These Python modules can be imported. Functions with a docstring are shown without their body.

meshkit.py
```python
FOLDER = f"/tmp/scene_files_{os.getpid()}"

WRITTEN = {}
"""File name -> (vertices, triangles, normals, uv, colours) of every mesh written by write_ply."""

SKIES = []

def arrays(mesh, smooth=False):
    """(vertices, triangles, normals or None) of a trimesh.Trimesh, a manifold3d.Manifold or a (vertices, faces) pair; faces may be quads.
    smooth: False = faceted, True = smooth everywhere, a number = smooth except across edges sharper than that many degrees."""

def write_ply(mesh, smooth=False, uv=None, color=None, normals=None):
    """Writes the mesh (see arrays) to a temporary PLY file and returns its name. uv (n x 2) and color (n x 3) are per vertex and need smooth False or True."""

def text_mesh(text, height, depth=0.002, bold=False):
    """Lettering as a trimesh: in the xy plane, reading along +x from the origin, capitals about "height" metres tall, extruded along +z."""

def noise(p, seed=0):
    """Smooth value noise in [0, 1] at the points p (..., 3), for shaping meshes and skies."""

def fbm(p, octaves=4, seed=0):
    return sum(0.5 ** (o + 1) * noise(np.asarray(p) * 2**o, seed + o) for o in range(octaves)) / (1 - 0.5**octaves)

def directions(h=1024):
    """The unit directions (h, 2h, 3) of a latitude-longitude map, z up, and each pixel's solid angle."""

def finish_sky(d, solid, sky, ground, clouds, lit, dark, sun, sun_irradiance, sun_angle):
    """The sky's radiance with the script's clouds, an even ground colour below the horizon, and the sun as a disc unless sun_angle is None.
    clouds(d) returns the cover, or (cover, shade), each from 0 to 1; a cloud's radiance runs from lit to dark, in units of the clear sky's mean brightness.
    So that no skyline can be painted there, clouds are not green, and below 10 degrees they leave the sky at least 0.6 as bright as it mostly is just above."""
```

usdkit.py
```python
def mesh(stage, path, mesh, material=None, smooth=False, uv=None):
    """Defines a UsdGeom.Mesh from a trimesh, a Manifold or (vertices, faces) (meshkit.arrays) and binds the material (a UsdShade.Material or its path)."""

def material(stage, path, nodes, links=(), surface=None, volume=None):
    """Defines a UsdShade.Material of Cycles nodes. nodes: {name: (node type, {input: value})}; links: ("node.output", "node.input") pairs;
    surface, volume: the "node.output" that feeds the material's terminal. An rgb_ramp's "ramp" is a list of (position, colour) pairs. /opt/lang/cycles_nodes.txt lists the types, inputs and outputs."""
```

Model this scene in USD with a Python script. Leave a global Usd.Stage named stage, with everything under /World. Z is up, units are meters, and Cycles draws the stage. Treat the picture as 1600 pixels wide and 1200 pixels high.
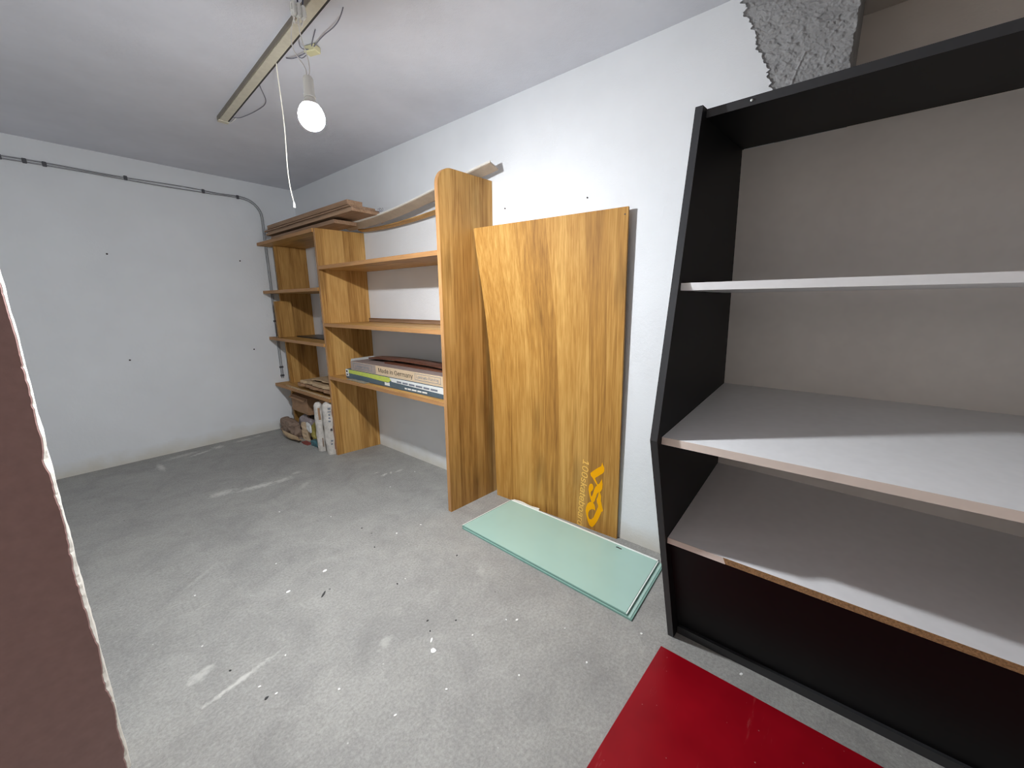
import math, random
import numpy as np, trimesh, usdkit, meshkit
from pxr import Usd, UsdGeom, UsdLux, Gf, Sdf
from shapely.geometry import Polygon
from scipy.interpolate import CubicSpline

stage = Usd.Stage.CreateInMemory()
UsdGeom.SetStageUpAxis(stage, UsdGeom.Tokens.z)
UsdGeom.SetStageMetersPerUnit(stage, 1.0)
UsdGeom.Xform.Define(stage, '/World')
UsdGeom.Scope.Define(stage, '/World/Looks')
rng = random.Random(7)

# ------------------------------------------------------------------ camera, light, exposure
W, D, H = 2.1233, 4.9611, 2.7094            # right wall x, back wall y, ceiling z
YAW, PITCH, ROLL, FPX = 0.8807, 0.2057, -0.0071, 610.02
cam = UsdGeom.Camera.Define(stage, '/World/camera')
fw = np.array([math.sin(YAW)*math.cos(PITCH), math.cos(YAW)*math.cos(PITCH), -math.sin(PITCH)])
rt = np.array([math.cos(YAW), -math.sin(YAW), 0.0]); up = np.cross(rt, fw)
c_, s_ = math.cos(ROLL), math.sin(ROLL)
R_, U_ = c_*rt + s_*up, -s_*rt + c_*up
cam.AddTransformOp().Set(Gf.Matrix4d(*[float(v) for v in (*R_, 0, *U_, 0, *(-fw), 0, 0, 0, 1.45, 1)]))
cam.CreateHorizontalApertureAttr(36.0); cam.CreateVerticalApertureAttr(27.0)
cam.CreateFocalLengthAttr(FPX/1600*36.0)
cam.CreateClippingRangeAttr(Gf.Vec2f(0.02, 100))
cam.CreateExposureAttr(0.0)
BULB_STRENGTH = 2540.0                        # the bare bulb is the only lamp of the room
BULB_COLOUR = (0.945, 0.98, 1.02)

# ------------------------------------------------------------------ material helpers
MATS = {}
def srgb(r, g, b):
    f = lambda c: (c/255/12.92) if c/255 <= 0.04045 else ((c/255+0.055)/1.055)**2.4
    return (f(r), f(g), f(b))

def mat(name, nodes, links=(), surface='p.BSDF'):
    MATS[name] = usdkit.material(stage, '/World/Looks/'+name, nodes, links, surface=surface)
    return MATS[name]

def plain(name, col, rough=0.5, var=0.12, scale=9.0, bump=0.0, bscale=120.0, **kw):
    n = {'tc': ('texture_coordinate', {}),
         'n': ('noise_texture', {'scale': scale, 'detail': 5.0, 'roughness': 0.6}),
         'r': ('rgb_ramp', {'ramp': [(0.25, tuple(c*(1-var) for c in col)), (0.75, tuple(min(1, c*(1+var)) for c in col))]}),
         'p': ('principled_bsdf', {'roughness': rough, **kw})}
    l = [('tc.object', 'n.vector'), ('n.fac', 'r.fac'), ('r.color', 'p.base_color')]
    if bump:
        n['bn'] = ('noise_texture', {'scale': bscale, 'detail': 4.0, 'roughness': 0.6})
        n['b'] = ('bump', {'strength': bump, 'distance': 0.004})
        l += [('tc.object', 'bn.vector'), ('bn.fac', 'b.height'), ('b.normal', 'p.normal')]
    return mat(name, n, l)

def wood(name, axis, dark, mid, light, strip=0.075, rough=0.5, offset=(0, 0, 0), strips=0.6, coat=0.0):
    """Oak laminate: grain along axis, printed strips of different tone side by side."""
    sc = {'x': (0.55, 14, 14), 'y': (14, 0.55, 14), 'z': (14, 14, 0.55)}[axis]
    fine = {'x': (3, 95, 95), 'y': (95, 3, 95), 'z': (95, 95, 3)}[axis]
    fig = {'x': (1.3, 9, 9), 'y': (9, 1.3, 9), 'z': (9, 9, 1.3)}[axis]
    a, b = {'x': ('y', 'z'), 'y': ('x', 'z'), 'z': ('x', 'y')}[axis]
    n = {'tc': ('texture_coordinate', {}),
         'off': ('mapping', {'location': offset}),
         'm1': ('mapping', {'scale': sc}), 'm2': ('mapping', {'scale': fine}), 'm3': ('mapping', {'scale': fig}),
         'sx': ('separate_xyz', {}),
         'add': ('math', {'math_type': 'add'}),
         'div': ('math', {'math_type': 'divide', 'value2': strip}),
         'fl': ('math', {'math_type': 'floor'}),
         'wn': ('white_noise_texture', {'dimensions': '1D'}),
         'cmb': ('combine_xyz', {}),
         'sh': ('vector_math', {'math_type': 'multiply_add', 'vector2': (7.3, 5.1, 9.7)}),
         'n1': ('noise_texture', {'scale': 1.0, 'detail': 6.0, 'roughness': 0.62, 'distortion': 1.2}),
         'n2': ('noise_texture', {'scale': 1.0, 'detail': 3.0, 'roughness': 0.6}),
         'n3': ('noise_texture', {'scale': 1.0, 'detail': 3.0, 'roughness': 0.5, 'distortion': 3.5}),
         'w': ('wave_texture', {'scale': 3.0, 'distortion': 9.0, 'detail': 2.0, 'detail_scale': 1.5}),
         'mx1': ('math', {'math_type': 'multiply_add', 'value2': 0.36}),
         'mx2': ('math', {'math_type': 'multiply_add', 'value2': 0.42}),
         'mx3': ('math', {'math_type': 'multiply_add', 'value2': 0.26*strips}),
         'mx4': ('math', {'math_type': 'multiply', 'value2': 0.24}),
         'kv': ('voronoi_texture', {'scale': 1.0, 'feature': 'smooth_f1', 'smoothness': 0.4, 'randomness': 1.0}),
         'km': ('mapping', {'scale': {'x': (1.6, 5.2, 5.2), 'y': (5.2, 1.6, 5.2), 'z': (5.2, 5.2, 1.6)}[axis]}),
         'kn': ('vector_math', {'math_type': 'multiply_add', 'vector2': (0.5, 0.5, 0.5)}),
         'kr': ('map_range', {'from_min': 0.02, 'from_max': 0.30, 'to_min': 0.62, 'to_max': 1.0, 'clamp': True}),
         'kx': ('mix', {'mix_type': 'multiply', 'fac': 1.0}),
         'r': ('rgb_ramp', {'ramp': [(0.38, dark), (0.585, mid), (0.78, light)]}),
         'b': ('bump', {'strength': 0.12, 'distance': 0.001}),
         'p': ('principled_bsdf', {'roughness': rough, 'coat_weight': coat, 'coat_roughness': 0.25, 'specular_ior_level': 0.28})}
    l = [('tc.object', 'off.vector'), ('off.vector', 'sx.vector'),
         (f'sx.{a}', 'add.value1'), (f'sx.{b}', 'add.value2'), ('add.value', 'div.value1'), ('div.value', 'fl.value1'), ('fl.value', 'wn.w'),
         ('wn.value', 'cmb.x'), ('wn.value', 'cmb.y'), ('wn.value', 'cmb.z'), ('cmb.vector', 'sh.vector1'), ('off.vector', 'sh.vector3'),
         ('sh.vector', 'm1.vector'), ('sh.vector', 'm3.vector'), ('off.vector', 'm2.vector'),
         ('m1.vector', 'n1.vector'), ('m2.vector', 'n2.vector'), ('m3.vector', 'n3.vector'),
         ('n3.fac', 'mx4.value1'),
         ('wn.value', 'mx3.value1'), ('mx4.value', 'mx3.value3'),
         ('n2.fac', 'mx2.value1'), ('mx3.value', 'mx2.value3'),
         ('n1.fac', 'mx1.value1'), ('mx2.value', 'mx1.value3'),
         ('off.vector', 'km.vector'), ('n1.color', 'kn.vector1'), ('km.vector', 'kn.vector3'), ('kn.vector', 'kv.vector'), ('kv.distance', 'kr.value'), ('r.color', 'kx.color1'), ('kr.result', 'kx.color2'),
         ('mx1.value', 'r.fac'), ('kx.color', 'p.base_color'), ('n2.fac', 'b.height'), ('b.normal', 'p.normal')]
    del n['w']
    return mat(name, n, l)

def masks(n, l, spots):
    """Adds ellipse masks (world position, ragged by noise) to a node graph; returns the output that holds their maximum."""
    n['mn'] = ('noise_texture', {'scale': 38.0, 'detail': 5.0, 'roughness': 0.7})
    l.append(('g.position', 'mn.vector'))
    last = None
    for i, (x, y, a, b, rot, amt) in enumerate(spots):
        n[f'k{i}'] = ('mapping', {'mapping_type': 'texture', 'location': (x, y, 0), 'rotation': (0, 0, math.radians(rot)), 'scale': (a, b, 1)})
        n[f'l{i}'] = ('vector_math', {'math_type': 'length'})
        n[f'a{i}'] = ('math', {'math_type': 'multiply_add', 'value2': 2.6})
        n[f'q{i}'] = ('map_range', {'from_min': 1.55, 'from_max': 2.35, 'to_min': amt, 'to_max': 0.0, 'clamp': True})
        l += [('flat.vector', f'k{i}.vector'), (f'k{i}.vector', f'l{i}.vector1'), ('mn.fac', f'a{i}.value1'), (f'l{i}.value', f'a{i}.value3'), (f'a{i}.value', f'q{i}.value')]
        if last is None:
            last = f'q{i}.result'
        else:
            n[f'x{i}'] = ('math', {'math_type': 'maximum'})
            l += [(last, f'x{i}.value1'), (f'q{i}.result', f'x{i}.value2')]
            last = f'x{i}.value'
    return last

# concrete floor: patchy grey, white plaster smears near the back wall and in front of the shelves, a scrape near the partition
spots = [(0.35, 2.5, .12, .02, 35, .25), (0.73, 3.56, .10, .06, 0, .75), (0.95, 3.47, .16, .05, -12, .85), (1.12, 3.44, .10, .04, 0, .7), (1.26, 3.50, .05, .03, 0, .5),
         (0.29, 1.64, .16, .014, 8, .8), (0.20, 1.79, .06, .03, 20, .6),
         (1.72, 2.86, .035, .02, 30, 1.0), (1.78, 2.85, .03, .012, 60, .9), (1.85, 2.83, .05, .02, 0, .6), (1.70, 2.95, .02, .01, 0, .9),
         (0.53, 4.60, .03, .14, 0, .75), (0.86, 4.74, .12, .03, 20, .8), (1.02, 4.80, .06, .06, 0, .8), (1.25, 4.84, .10, .04, 0, .75), (1.40, 4.87, .05, .03, 0, .6),
         (0.72, 4.80, .18, .05, 10, .5), (0.75, 1.35, .05, .03, 40, .35), (1.35, 1.35, .05, .03, 40, .3), (1.2, 3.2, .1, .03, 40, .35)]
fn = {'g': ('geometry', {}), 'flat': ('vector_math', {'math_type': 'multiply', 'vector2': (1, 1, 0)}),
      'n1': ('noise_texture', {'scale': 2.6, 'detail': 8.0, 'roughness': 0.68, 'distortion': 0.8}),
      'n2': ('noise_texture', {'scale': 85.0, 'detail': 6.0, 'roughness': 0.8}),
      'n3': ('noise_texture', {'scale': 6.0, 'detail': 6.0, 'roughness': 0.7, 'distortion': 1.0}),
      'r1': ('rgb_ramp', {'ramp': [(0.3, srgb(148, 147, 144)), (0.5, srgb(159, 158, 154)), (0.72, srgb(167, 166, 161))]}),
      'r2': ('rgb_ramp', {'ramp': [(0.3, (0.70,)*3), (0.7, (1.22,)*3)]}),
      'r3': ('rgb_ramp', {'ramp': [(0.3, (0.88,)*3), (0.7, (1.08,)*3)]}),
      'mu': ('mix', {'mix_type': 'multiply', 'fac': 1.0}), 'mu2': ('mix', {'mix_type': 'multiply', 'fac': 1.0}),
      'vo': ('voronoi_texture', {'scale': 9.0, 'randomness': 1.0}),
      'vs': ('map_range', {'from_min': 0.022, 'from_max': 0.034, 'to_min': 0.8, 'to_max': 0.0, 'clamp': True}),
      'vd': ('voronoi_texture', {'scale': 5.3, 'randomness': 1.0}),
      'vds': ('map_range', {'from_min': 0.018, 'from_max': 0.034, 'to_min': 0.75, 'to_max': 0.0, 'clamp': True}),
      'sm': ('mix', {'color2': srgb(205, 204, 198)}), 'sm2': ('mix', {'color2': srgb(200, 200, 196)}), 'sm3': ('mix', {'color2': srgb(50, 50, 50)}),
      'b': ('bump', {'strength': 0.25, 'distance': 0.003}),
      'p': ('principled_bsdf', {'roughness': 0.62, 'specular_ior_level': 0.35})}
fl = [('g.position', 'flat.vector1'), ('g.position', 'n1.vector'), ('g.position', 'n2.vector'), ('g.position', 'n3.vector'), ('g.position', 'vo.vector'), ('g.position', 'vd.vector'),
      ('n1.fac', 'r1.fac'), ('n2.fac', 'r2.fac'), ('n3.fac', 'r3.fac'), ('r1.color', 'mu.color1'), ('r2.color', 'mu.color2'), ('mu.color', 'mu2.color1'), ('r3.color', 'mu2.color2'),
      ('vo.distance', 'vs.value'), ('vd.distance', 'vds.value'), ('mu2.color', 'sm.color1')]
top = masks(fn, fl, spots)
fl += [(top, 'sm.fac'), ('sm.color', 'sm2.color1'), ('vs.result', 'sm2.fac'), ('sm2.color', 'sm3.color1'), ('vds.result', 'sm3.fac'), ('sm3.color', 'p.base_color'), ('n2.fac', 'b.height'), ('b.normal', 'p.normal')]
M_floor = mat('floor_concrete', fn, fl)

def wall_mat(name, col, bump=0.35, bscale=45.0, dirt=True, patch=0.05):
    n = {'g': ('geometry', {}), 'sx': ('separate_xyz', {}),
         'n1': ('noise_texture', {'scale': 1.4, 'detail': 5.0, 'roughness': 0.6}),
         'n2': ('noise_texture', {'scale': bscale, 'detail': 5.0, 'roughness': 0.65}),
         'r1': ('rgb_ramp', {'ramp': [(0.3, tuple(c*(1-patch) for c in col)), (0.7, tuple(min(1, c*(1+patch*.5)) for c in col))]}),
         'b': ('bump', {'strength': bump, 'distance': 0.004}),
         'p': ('principled_bsdf', {'roughness': 0.75, 'specular_ior_level': 0.25})}
    l = [('g.position', 'n1.vector'), ('g.position', 'n2.vector'), ('n1.fac', 'r1.fac'), ('n2.fac', 'b.height'), ('b.normal', 'p.normal')]
    if dirt:
        n.update({'dn': ('noise_texture', {'scale': 7.0, 'detail': 4.0}), 'da': ('math', {'math_type': 'multiply_add', 'value2': -0.16}),
                  'dm': ('map_range', {'from_min': -0.08, 'from_max': 0.06, 'to_min': 0.55, 'to_max': 0.0, 'clamp': True}), 'mx': ('mix', {'color2': srgb(205, 196, 172)})})
        l += [('g.position', 'sx.vector'), ('g.position', 'dn.vector'), ('dn.fac', 'da.value1'), ('sx.z', 'da.value3'), ('da.value', 'dm.value'), ('dm.result', 'mx.fac'), ('r1.color', 'mx.color1'), ('mx.color', 'p.base_color')]
    else:
        l.append(('r1.color', 'p.base_color'))
    return mat(name, n, l)

M_white = wall_mat('white_wall_paint', (0.845, 0.865, 0.885))
M_ceil = wall_mat('ceiling_paint', (0.75, 0.76, 0.815), bump=0.6, bscale=22.0, dirt=False, patch=0.10)
M_hall = wall_mat('hall_paint', (0.86, 0.80, 0.74), dirt=False)
M_maroon = plain('maroon_paint', (0.33, 0.20, 0.185), 0.55, var=0.10, scale=30, bump=0.25, bscale=90)
M_plaster = plain('raw_plaster', (0.80, 0.77, 0.70), 0.9, var=0.06, bump=0.5, bscale=60)
M_cement = plain('rough_cement', (0.37, 0.37, 0.37), 0.8, var=0.15, scale=14, bump=0.8, bscale=140)

OAK = dict(dark=(0.26, 0.118, 0.028), mid=(0.49, 0.265, 0.076), light=(0.66, 0.40, 0.14))
OAKB = dict(dark=(0.24, 0.105, 0.020), mid=(0.45, 0.225, 0.048), light=(0.64, 0.37, 0.105))
M_oak_z = wood('oak_laminate_upright', 'z', **OAK)
M_oak_y = wood('oak_laminate_shelf', 'y', **OAK)
M_oak_board = wood('oak_laminate_board', 'z', **OAKB, strip=0.105, rough=0.62, coat=0.0, offset=(0.3, 0.17, 0))
M_oak_edge = wood('oak_edge_band', 'z', dark=(0.38, 0.19, 0.075), mid=(0.50, 0.27, 0.11), light=(0.60, 0.34, 0.15), strips=0.1)
M_oak_edge_y = wood('oak_edge_band_shelf', 'y', dark=(0.36, 0.18, 0.07), mid=(0.48, 0.25, 0.10), light=(0.58, 0.32, 0.14), strips=0.1)
M_dusty = [wood(f'dusty_oak_{i}', 'y', tuple(c*k for c in (0.20, 0.115, 0.065)), tuple(c*k for c in (0.31, 0.19, 0.115)), tuple(c*k for c in (0.43, 0.28, 0.18)), rough=0.6, offset=(i*1.3, i*.7, 0)) for i, k in enumerate((1.0, 0.85, 1.12))]
M_trim_back = plain('moulding_back', (0.42, 0.34, 0.26), 0.6, var=0.1, scale=20)
M_trim_white = plain('moulding_white', (0.78, 0.75, 0.68), 0.4, var=0.04)
M_brown = wood('brown_laminate', 'y', (0.10, 0.035, 0.02), (0.16, 0.06, 0.035), (0.23, 0.10, 0.06), rough=0.4)
M_black = plain('black_melamine', (0.006, 0.006, 0.0068), 0.5, var=0.15, scale=60, specular_ior_level=0.22)
M_black_edge = plain('black_edge_band', (0.030, 0.031, 0.034), 0.4, var=0.1, scale=60)
M_shelf = plain('white_melamine', (0.85, 0.85, 0.86), 0.4, var=0.03, scale=30)
M_band = plain('beige_edge_band', (0.80, 0.69, 0.62), 0.45, var=0.04)
M_chip = plain('chipboard_core', (0.34, 0.19, 0.085), 0.9, var=0.45, scale=160, bump=0.6, bscale=250)
M_backp = plain('back_panel_board', (0.86, 0.82, 0.78), 0.55, var=0.03, scale=20)
rn = {'tc': ('texture_coordinate', {}), 'n': ('noise_texture', {'scale': 6.0, 'detail': 5.0}), 'r': ('rgb_ramp', {'ramp': [(0.3, (0.235, 0.0015, 0.007)), (0.7, (0.30, 0.003, 0.010))]}),
      'v': ('voronoi_texture', {'scale': 26.0}), 'vm': ('map_range', {'from_min': 0.03, 'from_max': 0.06, 'to_min': 0.55, 'to_max': 0.0, 'clamp': True}),
      'mp': ('mapping', {'rotation': (0, 0, 0.9), 'scale': (1.2, 9.0, 1.0)}), 'ns': ('noise_texture', {'scale': 3.0, 'detail': 8.0, 'roughness': 0.75}), 'sm': ('map_range', {'from_min': 0.60, 'from_max': 0.72, 'to_min': 0.0, 'to_max': 0.5, 'clamp': True}),
      'mx': ('mix', {'color2': (0.5, 0.35, 0.33)}), 'mx2': ('mix', {'color2': (0.42, 0.10, 0.10)}),
      'p': ('principled_bsdf', {'roughness': 0.36, 'specular_ior_level': 0.22})}
M_red = mat('red_lacquer', rn, [('tc.object', 'n.vector'), ('n.fac', 'r.fac'), ('tc.object', 'v.vector'), ('v.distance', 'vm.value'), ('r.color', 'mx2.color1'), ('tc.object', 'mp.vector'), ('mp.vector', 'ns.vector'), ('ns.fac', 'sm.value'), ('sm.result', 'mx2.fac'),
                                ('mx2.color', 'mx.color1'), ('vm.result', 'mx.fac'), ('mx.color', 'p.base_color')])
M_glass = plain('frosted_glass_face', (0.40, 0.60, 0.53), 0.22, var=0.03, scale=3, specular_ior_level=0.5, coat_weight=0.3, coat_roughness=0.12)
M_glass_edge = plain('glass_edge', (0.20, 0.36, 0.31), 0.25, var=0.1, scale=6)
M_glass_rim = plain('glass_bright_rim', (0.86, 0.92, 0.88), 0.3, var=0.02)  # pale colour of the highlights painted along the pane edges
M_orange = plain('orange_vinyl', (0.95, 0.42, 0.0), 0.6, var=0.02, specular_ior_level=0.15)
M_gold = plain('thin_gold_print', (0.90, 0.56, 0.12), 0.45, var=0.03)
M_cream = plain('aged_cream_enamel', (0.66, 0.62, 0.50), 0.45, var=0.08, scale=30)
M_darkgap = plain('dark_channel', (0.05, 0.047, 0.042), 0.7)
M_greygap = plain('brown_side', (0.25, 0.22, 0.18), 0.7)  # side of the fitting, coloured darker and browner than its body
M_porcelain = plain('white_plastic', (0.80, 0.80, 0.76), 0.35, var=0.03)
M_clear = plain('milky_connector', (0.84, 0.85, 0.82), 0.3, var=0.05, scale=40)
M_yellow = plain('cream_connector', (0.72, 0.68, 0.42), 0.4, var=0.05)
M_wire_w = plain('white_wire', (0.86, 0.85, 0.82), 0.45)
M_cord = plain('ivory_cord', (0.82, 0.78, 0.66), 0.6)
M_wire_d = plain('dark_blue_wire', (0.03, 0.035, 0.07), 0.45)
M_wire_g = plain('grey_wire', (0.20, 0.20, 0.24), 0.5)
M_cable = plain('painted_grey_cable', (0.34, 0.345, 0.36), 0.6, var=0.2, scale=30)
M_clip = plain('dark_cable_clip', (0.09, 0.09, 0.10), 0.6)
M_hole = plain('dark_screw_plug', (0.06, 0.05, 0.05), 0.7)
M_card = plain('brown_cardboard', (0.36, 0.21, 0.115), 0.8, var=0.12, scale=12)
M_card2 = plain('pale_cardboard', (0.52, 0.37, 0.22), 0.8, var=0.15, scale=18)
M_card_grey = plain('grey_brown_card', (0.27, 0.19, 0.14), 0.8, var=0.15, scale=18)
M_bag = plain('grey_plastic_bag', (0.30, 0.25, 0.25), 0.35, var=0.2, scale=16)
M_paper = plain('printed_white_sacking', (0.62, 0.58, 0.53), 0.6, var=0.22, scale=26, bump=0.5, bscale=60)
M_ink = plain('blue_grey_ink', (0.20, 0.22, 0.26), 0.6)
M_ink_r = plain('red_brown_ink', (0.34, 0.14, 0.10), 0.6)
M_black_ink = plain('black_ink', (0.03, 0.025, 0.02), 0.6)
M_teal = plain('teal_carton', (0.075, 0.115, 0.145), 0.5, var=0.15, scale=10)
M_lime = plain('lime_print', (0.52, 0.60, 0.10), 0.5, var=0.12, scale=30)
M_print_white = plain('white_print', (0.74, 0.76, 0.74), 0.5, var=0.04)
M_kraft = plain('buff_carton', (0.66, 0.50, 0.33), 0.6, var=0.06, scale=14)
M_kraft_d = plain('worn_carton_print', (0.36, 0.29, 0.25), 0.6, var=0.15, scale=30)
M_cartop = plain('shaded_carton_top', (0.24, 0.18, 0.16), 0.8, var=0.15, scale=14)  # shade on the carton top is put into this darker colour
M_yel = plain('olive_wrapper', (0.45, 0.38, 0.10), 0.45, var=0.25, scale=25)
M_blue = plain('blue_wrapper', (0.08, 0.13, 0.24), 0.4, var=0.2, scale=25)
M_tealscrap = plain('teal_scrap', (0.06, 0.16, 0.19), 0.5, var=0.2)
M_redscrap = plain('red_scrap', (0.24, 0.05, 0.045), 0.5, var=0.2)
M_fleck = plain('white_fleck', (0.86, 0.86, 0.84), 0.7, var=0.03)
M_fleck_d = plain('dark_fleck', (0.05, 0.05, 0.05), 0.8)
M_slab = plain('black_slab', (0.02, 0.02, 0.022), 0.35)
M_film = plain('clear_film', (0.55, 0.48, 0.36), 0.2, var=0.1, transmission_weight=0.4)
M_bulb_soft = mat('bulb_neck_glow', {'e': ('emission', {'color': BULB_COLOUR, 'strength': 9.0})}, [], surface='e.emission')
M_bulb = mat('bulb_glow', {'e': ('emission', {'color': BULB_COLOUR, 'strength': BULB_STRENGTH})}, [], surface='e.emission')

# ------------------------------------------------------------------ object helpers
USED = {}
def numbered(parent, name):
    k = (str(parent), name); i = USED.get(k, -1) + 1; USED[k] = i
    return name if i == 0 else f'{name}_{i:03d}'

LOC = {}
def tag(p, label=None, cat=None, group=None, kind=None):
    for k, v in (('label', label), ('category', cat), ('group', group), ('kind', kind)):
        if v: p.SetCustomDataByKey(k, v)

def thing(name, label, cat, loc, group=None):
    x = UsdGeom.Xform.Define(stage, '/World/' + numbered('/World', name)); x.AddTranslateOp().Set(Gf.Vec3d(*map(float, loc)))
    tag(x.GetPrim(), label, cat, group); LOC[str(x.GetPath())] = np.array(loc, float)
    return x.GetPrim()

def part(parent, name, mesh, m, label=None, smooth=False, kind=None):
    """A mesh, given in world coordinates, as a child of a thing or of a part."""
    path = str(parent.GetPath()); loc = LOC[path]
    v, f = np.array(mesh.vertices) - loc, np.array(mesh.faces)
    q = f'{path}/{numbered(path, name)}'
    p = usdkit.mesh(stage, q, trimesh.Trimesh(v, f, process=False), m, smooth=smooth).GetPrim()
    LOC[q] = loc
    tag(p, label, kind=kind)
    return p

def solo(name, mesh, m, label=None, cat=None, group=None, smooth=False, kind=None, loc=None):
    b = mesh.bounds
    loc = np.array([(b[0][0]+b[1][0])/2, (b[0][1]+b[1][1])/2, b[0][2]]) if loc is None else np.array(loc, float)
    q = '/World/' + numbered('/World', name)
    g = usdkit.mesh(stage, q, trimesh.Trimesh(np.array(mesh.vertices)-loc, np.array(mesh.faces), process=False), m, smooth=smooth)
    g.AddTranslateOp().Set(Gf.Vec3d(*map(float, loc))); LOC[q] = loc
    tag(g.GetPrim(), label, cat, group, kind)
    return g.GetPrim()

def struct(name, mesh, m, label=None, smooth=False):
    return solo(name, mesh, m, label, None, None, smooth, 'structure', loc=(0, 0, 0))

HEXF = np.array([[0, 2, 1], [0, 3, 2], [4, 5, 6], [4, 6, 7], [0, 1, 5], [0, 5, 4], [1, 2, 6], [1, 6, 5], [2, 3, 7], [2, 7, 6], [3, 0, 4], [3, 4, 7]])
def hexa(p):
    m = trimesh.Trimesh(np.array(p, float), HEXF, process=False)
    if m.volume < 0: m.invert()
    return m
def box(x0, x1, y0, y1, z0, z1, b=0.0):
    if not b:
        return hexa([(x0, y0, z0), (x1, y0, z0), (x1, y1, z0), (x0, y1, z0), (x0, y0, z1), (x1, y0, z1), (x1, y1, z1), (x0, y1, z1)])
    pts = []
    for x, sx in ((x0, 1), (x1, -1)):
        for y, sy in ((y0, 1), (y1, -1)):
            for z, sz in ((z0, 1), (z1, -1)):
                pts += [(x, y+sy*b, z+sz*b), (x+sx*b, y, z+sz*b), (x+sx*b, y+sy*b, z)]
    return trimesh.convex.convex_hull(np.array(pts))
def cat(*ms): return trimesh.util.concatenate(list(ms))
def turn(m, deg, axis=(0, 0, 1), at=None):
    m = m.copy(); at = m.bounds.mean(0) if at is None else at
    m.apply_transform(trimesh.transformations.rotation_matrix(math.radians(deg), axis, at)); return m
def tube(pts, r, sides=8, n=0):
    p = np.array(pts, float)
    if n:
        t = np.r_[0, np.cumsum(np.linalg.norm(np.diff(p, axis=0), axis=1))]
        p = CubicSpline(t, p)(np.linspace(0, t[-1], n))
    t = np.gradient(p, axis=0); t /= np.linalg.norm(t, axis=1, keepdims=True) + 1e-12
    ref = np.array([0.31, 0.57, 0.76])
    a = np.cross(t, ref); a /= np.linalg.norm(a, axis=1, keepdims=True); b = np.cross(t, a)
    ang = np.arange(sides)*2*np.pi/sides
    rr = np.broadcast_to(r, (len(p),))[:, None, None]
    v = (p[:, None] + rr*(np.cos(ang)[None, :, None]*a[:, None] + np.sin(ang)[None, :, None]*b[:, None])).reshape(-1, 3)
    f = []
    for i in range(len(p)-1):
        for j in range(sides):
            k = (j+1) % sides
            f += [(i*sides+j, i*sides+k, (i+1)*sides+k), (i*sides+j, (i+1)*sides+k, (i+1)*sides+j)]
    e = len(v); v = np.vstack([v, p[0], p[-1]])
    for j in range(sides):
        k = (j+1) % sides
        f += [(e, k, j), (e+1, (len(p)-1)*sides+j, (len(p)-1)*sides+k)]
    m = trimesh.Trimesh(v, np.array(f), process=False)
    if m.volume < 0: m.invert()
    return m
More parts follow.
